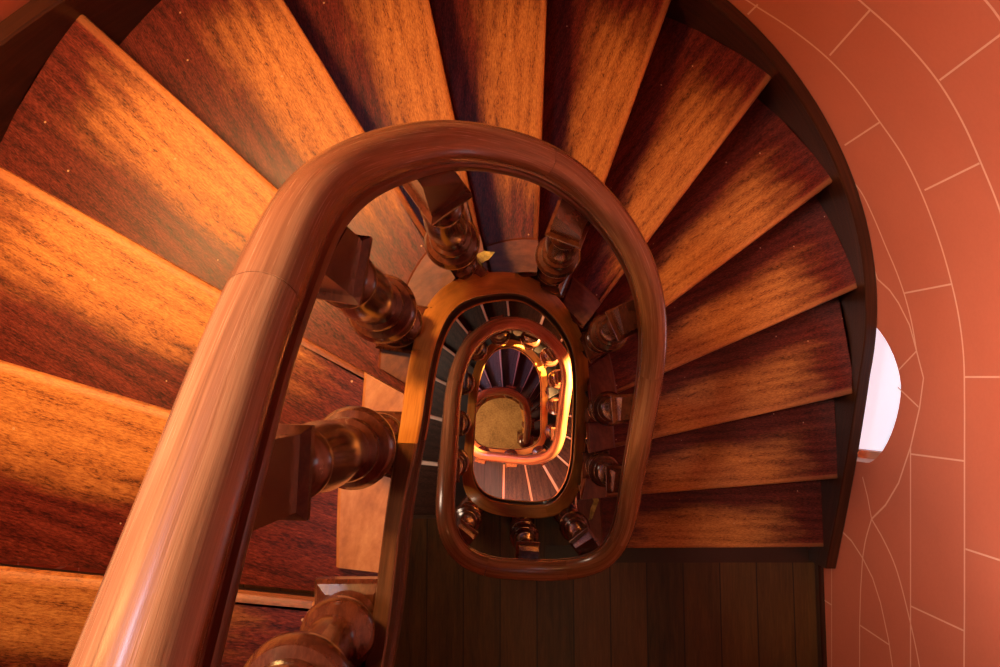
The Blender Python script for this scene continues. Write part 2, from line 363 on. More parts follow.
def make_tread(k, prev):
    zt = H0-D(k); (t0, s0, I0), (u0, q0, O0) = HIT[k]; (t1, s1, I1), (u1, q1, O1) = HIT[prev]
    NU, NV = 26, 10
    mid = (I0+O0)/2; dirx = (O0-I0).normalized()
    root = empty('stair_tread', (I0.x, I0.y, zt), math.atan2(dirx.y, dirx.x))
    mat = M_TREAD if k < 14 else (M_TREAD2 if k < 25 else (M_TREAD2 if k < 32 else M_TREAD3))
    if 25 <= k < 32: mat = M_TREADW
    tag(root, label_for(k), 'stair tread', GROUP(k))
    Mi = root.matrix_basis if False else Matrix.Translation(Vector((I0.x, I0.y, zt))) @ Matrix.Rotation(math.atan2(dirx.y, dirx.x), 4, 'Z')
    inv = Mi.inverted()
    P = outer_poly(k) if k >= 25 and k <= 32 else OUT
    VEXT = 0.045
    dep = ((I1-I0).length+(O1-O0).length)/2
    def edge(v):
        # plan points on the inner and outer ends at fraction v from nosing to the previous nosing
        a = along(str_xy, s0+(s1-s0)*v); b = along(P, q0+(q1-q0)*v)
        if k in (13, 15): a = I0.lerp(I1, v)
        return a, b
    th = 0.034; rad = 0.009
    prof = [(-0.001, -th), (-rad*0.9, -th*0.85), (-rad*1.15, -th*0.5), (-rad*0.9, -rad*0.6), (-rad*0.35, -rad*0.12), (0.006, 0.0)]
    backn = (edge(0.02)[0]-edge(0)[0]+edge(0.02)[1]-edge(0)[1]).normalized() if (edge(0.02)[0]-edge(0)[0]).length > 0 else Vector((0,1,0))
    nrm = Vector((-dirx.y, dirx.x, 0))
    if nrm.dot(((I1+O1)-(I0+O0))) < 0: nrm = -nrm   # towards the back
    verts = []; uvs = []; rows = []
    for i in range(NU+1):
        u = i/NU; row = []
        f = I0.lerp(O0, u)
        for (b_, z_) in prof:
            q = f+nrm*(b_+0.012); verts.append(inv@Vector((q.x, q.y, zt+z_))); uvs.append((u, 0.0)); row.append(len(verts)-1)
        for j in range(1, NV+1):
            v = j/NV; v2 = v*1.0
            a, b = edge(v2); q = a.lerp(b, u)
            if j == NV: q = q+nrm*0.03
            verts.append(inv@Vector((q.x, q.y, zt))); uvs.append((u, v)); row.append(len(verts)-1)
        q0_ = inv@Vector((q.x, q.y, zt-th)); verts.append(q0_); uvs.append((u, 1)); row.append(len(verts)-1)
        rows.append(row)
    faces = []; m = len(rows[0])
    for i in range(NU):
        for j in range(m): faces.append((rows[i][j], rows[i][(j+1) % m], rows[i+1][(j+1) % m], rows[i+1][j]))
    faces.append(tuple(rows[0])); faces.append(tuple(reversed(rows[-1])))
    link('tread_board', mesh_from('tread_board', verts, faces, [mat], None, uvs), root)
    # riser below the nosing
    rv = []; 
    ra = I0+nrm*0.035+dirx*0.002; rb = O0+nrm*0.035
    h = RISE-th-0.0
    for (p, zz, o) in ((ra, -th, 0), (rb, -th, 0), (rb, -th-h, 0), (ra, -th-h, 0), (ra, -th, .018), (rb, -th, .018), (rb, -th-h, .018), (ra, -th-h, .018)):
        q = p+nrm*o; rv.append(inv@Vector((q.x, q.y, zt+zz)))
    link('riser', mesh_from('riser', rv, [(0,1,2,3),(7,6,5,4),(0,4,5,1),(3,2,6,7),(0,3,7,4),(1,5,6,2)], [M_RISER if k < 32 else M_RISER2], smooth=False), root)
    # small cove under the nosing
    cv = []
    for (p) in (ra, rb):
        for (o, z) in ((0, 0), (-.016, 0), (-.014, -.008), (-.006, -.014), (0, -.018)):
            q = p+nrm*o; cv.append(inv@Vector((q.x, q.y, zt-th+z)))
    link('cove_moulding', mesh_from('cove', cv, [(j, (j+1) % 5, 5+(j+1) % 5, 5+j) for j in range(5)]+[(0,1,2,3,4), (9,8,7,6,5)], [M_RISER], smooth=False), root)
    # lighter end board under the balusters
    if k < 14 or 15 <= k <= 31:
        wd = 0.098 if k < 14 else 0.085; ev = []; n = 8
        for j in range(n+1):
            v = 0.02+0.90*j/n
            a, b = edge(v); d = (b-a).normalized(); a2 = a+d*0.001
            w_ = min(wd, 0.5*(b-a).length)
            for (q, z) in ((a2, -.002), (a2, .014), (a2+d*(w_-.006), .014), (a2+d*w_, .008), (a2+d*w_, -.002)): ev.append(inv@Vector((q.x, q.y, zt+z)))
        fs = [(5*j+i, 5*j+(i+1) % 5, 5*(j+1)+(i+1) % 5, 5*(j+1)+i) for j in range(n) for i in range(5)]+[(0,1,2,3,4), tuple(5*n+i for i in (4,3,2,1,0))]
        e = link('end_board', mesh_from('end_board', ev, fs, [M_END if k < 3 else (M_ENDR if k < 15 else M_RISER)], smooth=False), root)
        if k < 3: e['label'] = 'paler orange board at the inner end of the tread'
    return root
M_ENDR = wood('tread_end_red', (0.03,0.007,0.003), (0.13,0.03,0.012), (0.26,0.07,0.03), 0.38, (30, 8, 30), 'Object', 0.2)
M_RISER2 = wood('riser_violet', (0.012,0.007,0.009), (0.03,0.017,0.02), (0.05,0.03,0.035), 0.45, (3, 30, 30))
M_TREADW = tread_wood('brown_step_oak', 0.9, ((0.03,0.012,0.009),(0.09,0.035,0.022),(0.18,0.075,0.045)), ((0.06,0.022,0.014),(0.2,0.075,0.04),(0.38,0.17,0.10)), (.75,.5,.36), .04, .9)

ks = [k for k in range(0, 14)]
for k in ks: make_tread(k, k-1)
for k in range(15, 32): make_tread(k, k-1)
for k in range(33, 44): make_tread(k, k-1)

# ------------------------------------------------------------------ sweeps
def frames(curve):
    T = []
    for i in range(len(curve)):
        a = curve[max(i-1, 0)]; b = curve[min(i+1, len(curve)-1)]; t = (b-a); T.append(t.normalized())
    return T
def sweep(name, curve, prof, mats, fm=None, level=False, off=0.0, ws=None):
    """prof points (outward, up) seen along the downward walk; outward = left of travel"""
    T = frames(curve); verts = []; uvs = []; rows = []; L = 0.0
    for i, p in enumerate(curve):
        if i: L += (p-curve[i-1]).length
        t = T[i]; h = Vector((t.x, t.y, 0)).normalized(); out = Vector((-h.y, h.x, 0))
        up = Vector((0, 0, 1)) if level else t.cross(out)*(-1)
        if up.z < 0: up = -up
        row = []; c = 0
        for j, (o, u) in enumerate(prof):
            verts.append(p+out*((o+off)*(ws[i] if ws else 1.0))+up*u); uvs.append((L*0.35, j/len(prof)*0.6)); row.append(len(verts)-1)
        rows.append(row)
    m = len(prof); faces = []; fmt = []
    for i in range(len(rows)-1):
        for j in range(m):
            faces.append((rows[i][j], rows[i+1][j], rows[i+1][(j+1) % m], rows[i][(j+1) % m])); fmt.append(fm[j] if fm else 0)
    faces.append(tuple(reversed(rows[0]))); fmt.append(0); faces.append(tuple(rows[-1])); fmt.append(0)
    return mesh_from(name, verts, faces, mats, fmt, uvs, angle=28)

# handrail: half-round top, quirk, and a narrower band below
RW = 0.0325
rp = []
for i in range(17):
    a = math.pi*(-0.10)+math.pi*1.20*i/16
    rp.append((RW*math.cos(a), 0.003+0.031*math.sin(a)*(1.0 if math.sin(a) > 0 else 0.8)))
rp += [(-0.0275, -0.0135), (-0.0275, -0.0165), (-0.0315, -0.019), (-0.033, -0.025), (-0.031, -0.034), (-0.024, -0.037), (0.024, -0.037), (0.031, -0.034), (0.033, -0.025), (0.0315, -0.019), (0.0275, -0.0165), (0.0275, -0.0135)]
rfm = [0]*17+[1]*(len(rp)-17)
rail_root = empty('handrail', rail_curve[0].copy())
tag(rail_root, 'polished rounded wooden handrail spiralling down all turns of the stairwell', 'handrail')
joints = [2.0, 6.4, 10.4, 13.2, 13.95, 14.0, 17.0, 20.4, 23.2, 27.0, 29.5, 34.1, 37.5]
# positions of joints as curve indices
def near_curve(px, py, i0, i1):
    best = None
    for j, i in enumerate(rail_idx):
        if not (i0 <= i <= i1): continue
        p = rail_curve[j]; 
        # project
        d = H0-p.z; q = p - Vector((0, 0, H0)); 
        c = Vector((q.dot(Vector((_x.x,_y.x,0))), 0, 0))
        x_, y_, z_ = p.x, p.y, d
        v = _x*x_+_y*y_+_n*z_
        sx, sy = 500+F*v.x/v.z, 333.5+F*v.y/v.z
        e = (sx-px)**2+(sy-py)**2
        if best is None or e < best[0]: best = (e, j)
    return best[1]
JP = [(257,310,.9,2.5), (540,160,5,8), (652,368,9,12), (621,537,12,14), (566,572,13,14), (487,568,13.5,14.2), (454,386,16,18), (514,322,19,22), (567,378,23,25), (562,428,25,28), (520,460,29,30.5), (473,403,33.5,35), (514,393,36,38.5)]
cuts = [0]+[near_curve(*j) for j in JP]+[len(rail_curve)-1]
for a, b in zip(cuts[:-1], cuts[1:]):
    if b-a < 2: continue
    seg = [p.copy() for p in rail_curve[a:b+1]]
    g = 0.0006
    seg[0] = seg[0]+(seg[1]-seg[0]).normalized()*g; seg[-1] = seg[-1]+(seg[-2]-seg[-1]).normalized()*g
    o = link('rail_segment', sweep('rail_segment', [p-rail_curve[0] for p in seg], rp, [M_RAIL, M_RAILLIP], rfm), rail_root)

# inner string: cap on top, groove in darker colour for shade, bead along its foot
M_STRING_SHADE = wood('string_shaded_oak', (0.02,0.007,0.003), (0.08,0.028,0.010), (0.20,0.075,0.025), 0.3, (10, 30, 30), 'UV', 0.5)  # darker copy of the string oak, shade put into the lowest piece's colour
WK = [(-2, .5), (.5, .55), (1.5, .8), (2.5, .95), (4, 1.35), (7, 1.3), (9, 1.05), (12.5, .95), (13.5, 1.3), (14.2, 1.2), (15, .9), (42, .9)]
def wscale(i):
    for (a, x), (b, y) in zip(WK[:-1], WK[1:]):
        if a <= i <= b: return x+(y-x)*(i-a)/(b-a)
    return .9
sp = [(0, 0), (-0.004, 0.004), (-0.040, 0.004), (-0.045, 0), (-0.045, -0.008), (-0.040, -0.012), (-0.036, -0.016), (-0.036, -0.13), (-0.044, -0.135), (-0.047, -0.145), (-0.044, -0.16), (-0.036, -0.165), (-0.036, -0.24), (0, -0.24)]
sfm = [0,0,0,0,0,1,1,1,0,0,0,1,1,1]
sroot = empty('inner_string', str_curve[0].copy())
tag(sroot, 'moulded orange oak string board winding round the open well beneath the balusters', 'stair string')
sc = [near for near in (0,)]
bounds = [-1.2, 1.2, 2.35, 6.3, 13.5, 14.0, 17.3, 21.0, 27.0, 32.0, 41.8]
def cidx(i):
    for j, v in enumerate(str_idx):
        if v >= i: return j
    return len(str_idx)-1
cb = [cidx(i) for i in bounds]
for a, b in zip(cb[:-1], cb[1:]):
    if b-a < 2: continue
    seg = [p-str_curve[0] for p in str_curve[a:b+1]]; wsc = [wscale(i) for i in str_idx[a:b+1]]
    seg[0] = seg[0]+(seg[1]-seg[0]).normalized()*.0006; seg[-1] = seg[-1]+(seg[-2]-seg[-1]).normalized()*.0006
    link('string_segment', sweep('string_segment', seg, sp, [M_STRING_SHADE if b <= cb[1] else M_STRING, M_STRINGD], sfm, level=True, ws=wsc), sroot)

# outer strings (upper flight, second flight)
def outer_string(k0, k1, label, extra=0.0):
    cur = []; 
    S = []; Z = []
    for k in range(k0, k1+1):
        S.append(HIT[k][1][1]); Z.append(H0-D(k)+0.055)
    s = S[0]; n = 110
    pts = []
    a, b = S[0], S[-1]+extra
    for i in range(n+1):
        q = a+(b-a)*i/n
        # interpolate z
        j = 0
        while j < len(S)-2 and q > S[j+1]: j += 1
        z = Z[j]+(Z[j+1]-Z[j])*(q-S[j])/(S[j+1]-S[j])
        p = along(OUT, q); pts.append(Vector((p.x, p.y, z)))
    pts = smooth_pts(pts, 60, True)
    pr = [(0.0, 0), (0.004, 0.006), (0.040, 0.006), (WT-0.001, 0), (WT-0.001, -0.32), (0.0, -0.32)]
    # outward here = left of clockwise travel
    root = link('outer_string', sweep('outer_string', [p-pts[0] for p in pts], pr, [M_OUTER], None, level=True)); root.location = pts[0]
    tag(root, label, 'stair string'); return root
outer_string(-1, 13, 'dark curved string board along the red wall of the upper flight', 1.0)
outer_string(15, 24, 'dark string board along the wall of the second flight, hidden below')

# ------------------------------------------------------------------ balusters
def lathe(prof, n=40):
    v = []; f = []
    for (r, z) in prof:
        for i in range(n): a = 2*math.pi*i/n; v.append((r*math.cos(a), r*math.sin(a), z))
    m = len(prof)
    for j in range(m-1):
        for i in range(n): f.append((j*n+i, j*n+(i+1) % n, (j+1)*n+(i+1) % n, (j+1)*n+i))
    f.append(tuple(range(n-1, -1, -1))); f.append(tuple((m-1)*n+i for i in range(n))); return v, f
def square_stack(rows):
    v = []; f = []
    for (s, z) in rows: v += [(-s, -s, z), (s, -s, z), (s, s, z), (-s, s, z)]
    for j in range(len(rows)-1):
        for i in range(4): f.append((4*j+i, 4*j+(i+1) % 4, 4*j+4+(i+1) % 4, 4*j+4+i))
    f.append((3, 2, 1, 0)); n = 4*(len(rows)-1); f.append((n, n+1, n+2, n+3)); return v, f
cache = {}
def baluster_meshes(h, bw=.052):
    key = (round(h, 2), bw)
    if key in cache: return cache[key]
    h = key[0]
    r = []
    def ring(zc, rr, hw, n=7):
        return [(rr-hw+hw*math.sin(math.pi*i/(n-1)), zc-hw*0.9+1.8*hw*0.5*i/(n-1)*2*0.5*2*0.5) for i in range(n)]
    base = .03
    P = [(.030, .026), (.040, .032), (.042, .040), (.036, .046), (.031, .050), (.030, .064), (.034, .072), (.042, .078), (.048, .088), (.0495, .100), (.048, .112), (.042, .122), (.035, .127), (.031, .134),
         (.029, .165), (.031, .205), (.036, .240), (.038, .258), (.037, .263), (.046, .268), (.055, .275), (.060, .288), (.060, .302), (.054, .315), (.043, .321), (.042, .331), (.044, .338), (.045, .347), (.043, .354), (.035, .359),
         (.033, .375), (.036, .400), (.040, .425), (.042, .45), (.0425, .475), (.041, .50), (.038, .525), (.035, .54), (.033, .552), (.037, .562), (.040, .572), (.040, .582), (.035, .592), (.031, .60), (.030, .65)]
    sc_ = (h*0.84)/.65
    P = [(r_, z_*sc_) for r_, z_ in P]
    v, f = lathe(P); sh = mesh_from('turned_shaft', v, f, [M_BAL])
    t0 = h*0.84
    v, f = square_stack([(bw, 0), (bw, .018), (bw*.9, .026), (.034, .034)]) ; bs = mesh_from('base_block', v, f, [M_BAL], smooth=False)
    cache[key] = (sh, bs, t0); return cache[key]
BAL_LABEL = {
 -.75:"turned baluster standing below the lower left frame edge under the wide near rail",
 .0:"nearest big turned baluster at the bottom edge, its rings cut by the frame",
 .9:"large glossy turned baluster under the wide left rail, level with the well centre",
 2.55:"large turned baluster leaning toward the well at upper left, with gold glints",
 4.55:"turned baluster under the top of the big handrail curve, above the well",
 6.75:"turned baluster under the upper right of the big curve, with one pale block edge",
 8.95:"dark turned baluster right of the well, highest of the three along its right side",
 10.95:"dark turned baluster directly right of the well, middle of the right side",
 12.35:"dark turned baluster at lower right of the well, beside a yellow chip",
 13.6:"dark turned baluster in the lower right corner of the first well loop",
 14.0:"small dark turned baluster at the middle of the bottom rail of the first loop",
 14.12:"small dark turned baluster in the lower left corner of the first loop"}
def place_baluster(i, xy=None):
    p, j = interp(str_curve, str_idx, i)
    if xy is not None:
        # nearest string point to a frame position
        best = None
        for jj, v in enumerate(str_idx):
            if abs(v-i) > 0.8: continue
            q = str_curve[jj]; vv = _x*q.x+_y*q.y+_n*(H0-q.z); e = (500+F*vv.x/vv.z-xy[0])**2+(333.5+F*vv.y/vv.z-xy[1])**2
            if best is None or e < best[0]: best = (e, jj)
        j = best[1]; p = str_curve[j].copy()
    t = (str_curve[min(j+2, len(str_curve)-1)]-str_curve[max(j-2, 0)]); hdir = Vector((t.x, t.y, 0)).normalized(); out = Vector((-hdir.y, hdir.x, 0))
    c = p+out*0.038
    rq = min((q for q in range(len(rail_curve)) if abs(rail_idx[q]-i) < 1.5), key=lambda q: (rail_curve[q].x-c.x)**2+(rail_curve[q].y-c.y)**2)
    if i > 14.5: c = p+out*0.030; c.x = c.x*.5+rail_curve[rq].x*.5; c.y = c.y*.5+rail_curve[rq].y*.5
    # tread below
    land = (13.55 < i < 14.6)
    kk = None
    for k in sorted(HIT):
        if k+0.0 >= 0 and HIT[k][0][1] >= j and k in HIT and abs(k-i) < 3: kk = k; break
    if kk is None: kk = int(math.ceil(i))
    if land: kk = 14
    zb = H0-D(kk)+(0.014 if (kk < 14 or 15 <= kk <= 31) else 0.0)
    # rail above
    best = min(range(len(rail_curve)), key=lambda q: (rail_curve[q].x-c.x)**2+(rail_curve[q].y-c.y)**2+(100 if abs(rail_idx[q]-i) > 2.2 else 0))
    tt = rail_curve[min(best+3, len(rail_curve)-1)]-rail_curve[max(best-3, 0)]; hl = max(1e-4, math.hypot(tt.x, tt.y)); m = tt.z/hl
    rt = rail_curve[best]; zr = rt.z-0.034*math.sqrt(1+m*m)
    h = zr-zb
    root = empty('baluster', (c.x, c.y, zb), math.atan2(hdir.y, hdir.x))
    sh, bs, t0 = baluster_meshes(h, .052 if i < 14.5 else .037)
    rows = [(.030, t0-.004), (.039, t0+.001), (.042, t0+.006), (.042, t0+.018), (.034, t0+.025), (.032, h)]
    v, f = square_stack(rows); n = len(v)-4
    v = v[:n]+[(x, y, z+m*x) for x, y, z in v[n:]]
    tp = mesh_from('top_block', v, f, [M_BAL], smooth=False)
    link('turned_shaft', sh, root); link('base_block', bs, root); link('top_block', tp, root)
    return root
B1 = [(-.75, None), (.0, (374,636)), (.9, (391,442)), (2.55, (416,330)), (4.55, (466,276)), (6.75, (545,284)), (8.95, (585,345)), (10.95, (589,410)), (12.35, (584,462)), (13.6, (567,512)), (14.0, (521,518)), (14.12, (470,505))]
for i, xy in B1:
    b = place_baluster(i, xy); tag(b, BAL_LABEL[i], 'baluster', 'balusters of the upper turn')
B2 = [(15.3,"slim baluster sliver between second rail and string, lowest on the left"),(16.4,"slim baluster sliver between second rail and string, middle of the left side"),(17.6,"slim baluster sliver inside the left shoulder of the second loop"),
 (18.9,"small baluster inside the upper left curve of the second loop"),(20.2,"small dark baluster inside the top of the second loop"),(21.6,"small baluster lit bright gold at upper right of the second loop"),
 (22.9,"small glinting baluster at the right shoulder of the second loop"),(24.2,"small glinting baluster on the right of the second loop, above its middle"),(25.6,"small glinting baluster in the middle of the right side of the second loop"),
 (27.1,"small glinting baluster low on the right side of the second loop"),(28.6,"small bright baluster in the lower right corner of the second loop"),(30.0,"small baluster under the bottom rail of the second loop, right of centre"),(31.3,"small baluster at the lower left corner of the second loop")]
for i, lb in B2: tag(place_baluster(i), lb, 'baluster', 'balusters of the second turn')
B3 = [(33.3,"tiny baluster on the left of the deepest handrail loop"),(35.0,"tiny baluster at upper left of the deepest handrail loop"),(36.8,"tiny baluster at the top of the deepest handrail loop"),(38.3,"tiny baluster at upper right of the deepest handrail loop"),(39.9,"tiny baluster on the right of the deepest handrail loop")]
for i, lb in B3: tag(place_baluster(i), lb, 'baluster', 'balusters of the deepest turn')

# newel at the foot of the stair
nw = rail_curve[-1]
root = empty('newel_post', (nw.x, nw.y, 0)); tag(root, 'stout newel post ending the handrail at the bottom of the well', 'newel post')
hN = nw.z-0.03
v, f = square_stack([(.06, 0), (.06, .3), (.05, .32)]); link('base_block', mesh_from('newel_base', v, f, [M_BAL], smooth=False), root)
v, f = lathe([(.045, .31), (.055, .33), (.05, .36), (.035, .40), (.045, .6), (.052, .75), (.04, .9), (.035, hN-.12), (.055, hN-.10), (.055, hN-.06), (.07, hN-.05), (.075, hN-.02), (.07, hN+.01), (.05, hN+.04), (.02, hN+.055)])
link('turned_shaft', mesh_from('newel_shaft', v, f, [M_BAL]), root)

# ------------------------------------------------------------------ landings
def slab(name, poly, ztop, th, mat, parent=None, side=None):
    n = len(poly); v = [Vector((p.x, p.y, ztop)) for p in poly]+[Vector((p.x, p.y, ztop-th)) for p in poly]
    f = [tuple(range(n)), tuple(range(2*n-1, n-1, -1))]+[(i, n+i, n+(i+1) % n, (i+1) % n) for i in range(n)]
    me = mesh_from(name, v, f, [mat]+([side] if side else []), [0, 0]+[1 if side else 0]*n, smooth=False); return link(name, me, parent)
def str_range(a, b):
    return [str_xy[j] for j in range(len(str_idx)) if a <= str_idx[j] <= b]
XL, XR = CX-RT-WT, CX+RT+WT
# landing 1: bounded by the string round the foot of the well
s13 = HIT[13][0]; 
jb = int(HIT[13][0][1])+1; je = int(HIT[14][0][1])
inner = [str_xy[j].copy() for j in range(jb, je+1)]
O13 = HIT[13][1][2]; I13 = HIT[13][0][2]
nr = Vector((0, 0.03, 0))
poly = [I13+nr]+inner+[HIT[14][0][2], Vector((XL, HIT[14][0][2].y, 0)), Vector((XL, YB, 0)), Vector((XR, YB, 0)), Vector((XR, O13.y+.03, 0))]
land = empty('landing', (0, -1.2, H0-D(14))); tag(land, 'dark boarded landing filling the bottom of the photo below the first well loop', 'landing')
o = slab('floor_boards', [p-Vector((0,-1.2,0)) for p in poly], 0, 0.12, M_FLOORB, land)
for (x0, x1, y0, y1, nm) in ((.20, XR-.03, I13.y-.012, I13.y-.085, 'border_board'),):
    v = []
    for z in (-.001, .004): v += [Vector((x0, y0+1.2, z)), Vector((x1, y0+1.2, z)), Vector((x1, y1+1.2, z)), Vector((x0, y1+1.2, z))]
    b = link(nm, mesh_from(nm, v, [(4,5,6,7),(3,2,1,0),(0,1,5,4),(1,2,6,5),(2,3,7,6),(3,0,4,7)], [M_OUTER], smooth=False), land)
# nosing of the landing at the left
# skirting at right wall
v = []
for (x, z) in ((XR-.001, 0), (XR-.001, .05), (XR-.014, .05), (XR-.02, .04), (XR-.02, 0)):
    v.append(Vector((x, O13.y-.06, H0-D(14)+z)))
for (x, z) in ((XR-.001, 0), (XR-.001, .05), (XR-.014, .05), (XR-.02, .04), (XR-.02, 0)):
    v.append(Vector((x, YB, H0-D(14)+z)))
sk = link('baseboard_right', mesh_from('baseboard_right', v, [(j, (j+1) % 5, 5+(j+1) % 5, 5+j) for j in range(5)]+[(4,3,2,1,0), (5,6,7,8,9)], [M_OUTER], smooth=False)); tag(sk, kind='structure')
# landing 0 (behind the photographer's rail) and landing 2
i1 = HIT[-1][0][2]
land0 = empty('landing', (0, -1.2, H0-D(-1))); tag(land0, 'boarded top landing from which the upper flight starts, past the bottom edge of the photo', 'landing')
def off_(poly, yy=-1.2): return [p-Vector((0, yy, 0)) for p in poly]
slab('floor_boards', off_([i1+Vector((0,.0,0)), Vector((XL, HIT[-1][1][2].y, 0)), Vector((XL, YB, 0)), Vector((XR, YB, 0)), Vector((XR, -.95, 0)), Vector((i1.x+.15, -.95, 0)), Vector((i1.x, -.85, 0))]), 0, 0.10, M_FLOORB, land0)
j31 = int(HIT[31][0][1])+1; j32 = int(HIT[32][0][1])
inner = [str_xy[j] for j in range(j31, max(j32, j31+1)+1)]
land2 = empty('landing', (0, -1.2, H0-D(32))); tag(land2, 'brown boarded quarter landing glimpsed below the lower left of the second loop', 'landing')
slab('floor_boards', off_([HIT[31][0][2]+Vector((.03,0,0))]+inner+[HIT[32][0][2], Vector((XL, HIT[32][0][2].y, 0)), Vector((XL, YB, 0)), Vector((HIT[31][1][2].x+.03, YB, 0))]), 0, 0.10, M_FLOORC, land2)

# ------------------------------------------------------------------ the setting
ZT = H0+1.45
def bar_strip(P, w, nrm_fn, out=0.0016):
    """flat ribbon of width w on the wall following 3D points P"""
    v = []; f = []
    for i, p in enumerate(P):
        t = (P[min(i+1, len(P)-1)]-P[max(i-1, 0)]).normalized(); n = nrm_fn(p); s = n.cross(t).normalized()
        v += [p+n*out+s*w/2, p+n*out-s*w/2]
    for i in range(len(P)-1): f.append((2*i, 2*i+1, 2*i+3, 2*i+2))
    return v, f
RWALL = RT+WT
def wall_pt(px, py):
    a, b = tanq(px, py)      # plan = (a,b)*d
    # straight part x = CX+RWALL
    d = (CX+RWALL)/a if a > 1e-6 else 1e9
    if d*b <= CY: return Vector((a*d, b*d, H0-d))
    A = a*a+b*b; B = -2*(a*CX+b*CY); C_ = CX*CX+CY*CY-RWALL*RWALL
    d = (-B+math.sqrt(B*B-4*A*C_))/(2*A); return Vector((a*d, b*d, H0-d))
def wall_n(p):
    if p.y <= CY: return Vector((-1, 0, 0)) if p.x > 0 else Vector((1, 0, 0))
    return Vector((CX-p.x, CY-p.y, 0)).normalized()
PX = [ # painted joints of the red wall as they run in view
 [(722,-16),(755,5),(792,29),(827,57),(855,87),(879,120),(903,155),(921,191),(939,238),(950,275),(959,315),(964,355),(965,400),(965,450),(965,520),(965,600),(965,700)],
 [(851,-8),(860,0),(900,36),(937,79),(962,120),(982,164),(1000,209),(1012,250)],
 [(960,-25),(986,0),(1000,18),(1020,50)],
 [(845,172),(861,191),(873,215),(886,246),(897,272),(905,295),(912,322),(917,351)],
 [(860,225),(878,279),(890,290),(899,303),(910,325),(917,351),(924,378),(920,408),(911,447),(899,483),(886,505),(872,519)],
 [(911,447),(911,500),(911,560),(911,606),(911,680)],
 [(863,477),(868,497),(872,519)], [(872,519),(866,540),(863,558)],
 [(872,519),(884,540),(896,567),(909,615),(920,667),(924,700)],
 [(839,528),(852,541),(863,558),(873,578),(881,603),(889,640),(893,667),(896,700)],
 [(863,558),(861,590),(860,627),(860,700)], [(832,549),(832,600),(832,700)],
 [(917,351),(899,370)], [(919,407),(898,387)],
 [(830,55),(870,10)], [(940,80),(1000,35),(1020,20)], [(925,190),(980,163)], [(845,145),(880,122)], [(905,293),(952,284)], [(748,14),(758,4)],
 [(965,377),(1000,377),(1025,377)], [(911,454),(965,461)], [(966,549),(1000,560),(1025,569)], [(911,606),(965,631)], [(812,592),(832,605)], [(860,625),(890,645)],
]
def dens(P, n=5):
    o = []
    for i in range(len(P)-1):
        for j in range(n): f = j/n; o.append((P[i][0]*(1-f)+P[i+1][0]*f, P[i][1]*(1-f)+P[i+1][1]*f))
    o.append(P[-1]); return o
def build_wall(name, i0, i1, joints_px=None, cut=None, auto=None):
    inn = outline(WT); ou = outline(WT+0.42)
    v = []; f = []; n = i1-i0
    for i in range(i0, i1+1):
        v += [Vector((inn[i].x, inn[i].y, 0)), Vector((inn[i].x, inn[i].y, ZT)), Vector((ou[i].x, ou[i].y, ZT)), Vector((ou[i].x, ou[i].y, 0))]
    for i in range(n):
        for j in range(4): f.append((4*i+j, 4*i+(j+1) % 4, 4*i+4+(j+1) % 4, 4*i+4+j))
    f.append((3, 2, 1, 0)); f.append((4*n, 4*n+1, 4*n+2, 4*n+3))
    me = mesh_from(name, v, f, [M_WALL, M_JOINT, M_PEACH], smooth=True, angle=30)
    o = link(name, me); tag(o, kind='structure')
    if cut:
        for c in cut:
            md = o.modifiers.new('b', 'BOOLEAN'); md.object = c; md.operation = 'DIFFERENCE'; md.solver = 'EXACT'
        bpy.context.view_layer.update(); dg = bpy.context.evaluated_depsgraph_get()
        me2 = bpy.data.meshes.new_from_object(o.evaluated_get(dg)); o.modifiers.clear(); o.data = me2
        for c in cut: bpy.data.objects.remove(c)
    bm = bmesh.new(); bm.from_mesh(o.data)
    def add(v, f):
        vs = [bm.verts.new(p) for p in v]
        for q in f:
            fc = bm.faces.new([vs[i] for i in q]); fc.material_index = 1; fc.normal_update()
            if fc.normal.dot(wall_n(fc.calc_center_median())) < 0: fc.normal_flip()
    if joints_px:
        for n_, P in enumerate(joints_px):
            pts = [wall_pt(*q) for q in (P if n_ in (0, 1, 2, 3, 7, 8) else dens(P))]
            if n_ in (0, 1, 2, 5):
                z_ = pts[-1].z; xw = CX+RWALL
                if pts[-1].y > CY:
                    a_ = math.atan2(pts[-1].y-CY, pts[-1].x-CX)
                    pts += [Vector((CX+RWALL*math.cos(a_*q/6), CY+RWALL*math.sin(a_*q/6), z_)) for q in (5,4,3,2,1,0)]
                pts += [Vector((xw, y_, z_)) for y_ in (-.4, -.8, -1.2, -1.6, -1.88) if y_ < pts[-1].y-.1]
            if n_ in (0, 1, 2):
                z_ = pts[0].z; a_ = math.atan2(pts[0].y-CY, pts[0].x-CX)
                pts = [Vector((CX+RWALL*math.cos(a_+(math.pi/2-a_)*q/8), CY+RWALL*math.sin(a_+(math.pi/2-a_)*q/8), z_)) for q in range(8, 0, -1)]+pts
            if n_ in (0, 1, 2, 3, 7, 8): pts = catmull(pts, list(range(len(pts))), 0.02)[0]
            add(*bar_strip(pts, 0.0055 if n_ > 10 else 0.0075, wall_n))
    if auto:   # regular coursing where the photo does not reach
        z0, z1, a0, a1 = auto; z = z0; r = 0
        while z < z1:
            pts = [Vector((inn[i].x, inn[i].y, z)) for i in range(a0, a1+1)]; add(*bar_strip(pts, 0.0075, wall_n))
            for i in range(a0+2+(r % 2)*4, a1-1, 8):
                add(*bar_strip([Vector((inn[i].x, inn[i].y, z)), Vector((inn[i].x, inn[i].y, min(z+.3, ZT)))], 0.0075, wall_n))
            z += 0.3; r += 1
    bm.to_mesh(o.data); bm.free()
    return o
NPT = len(outline())
MID = 25+36
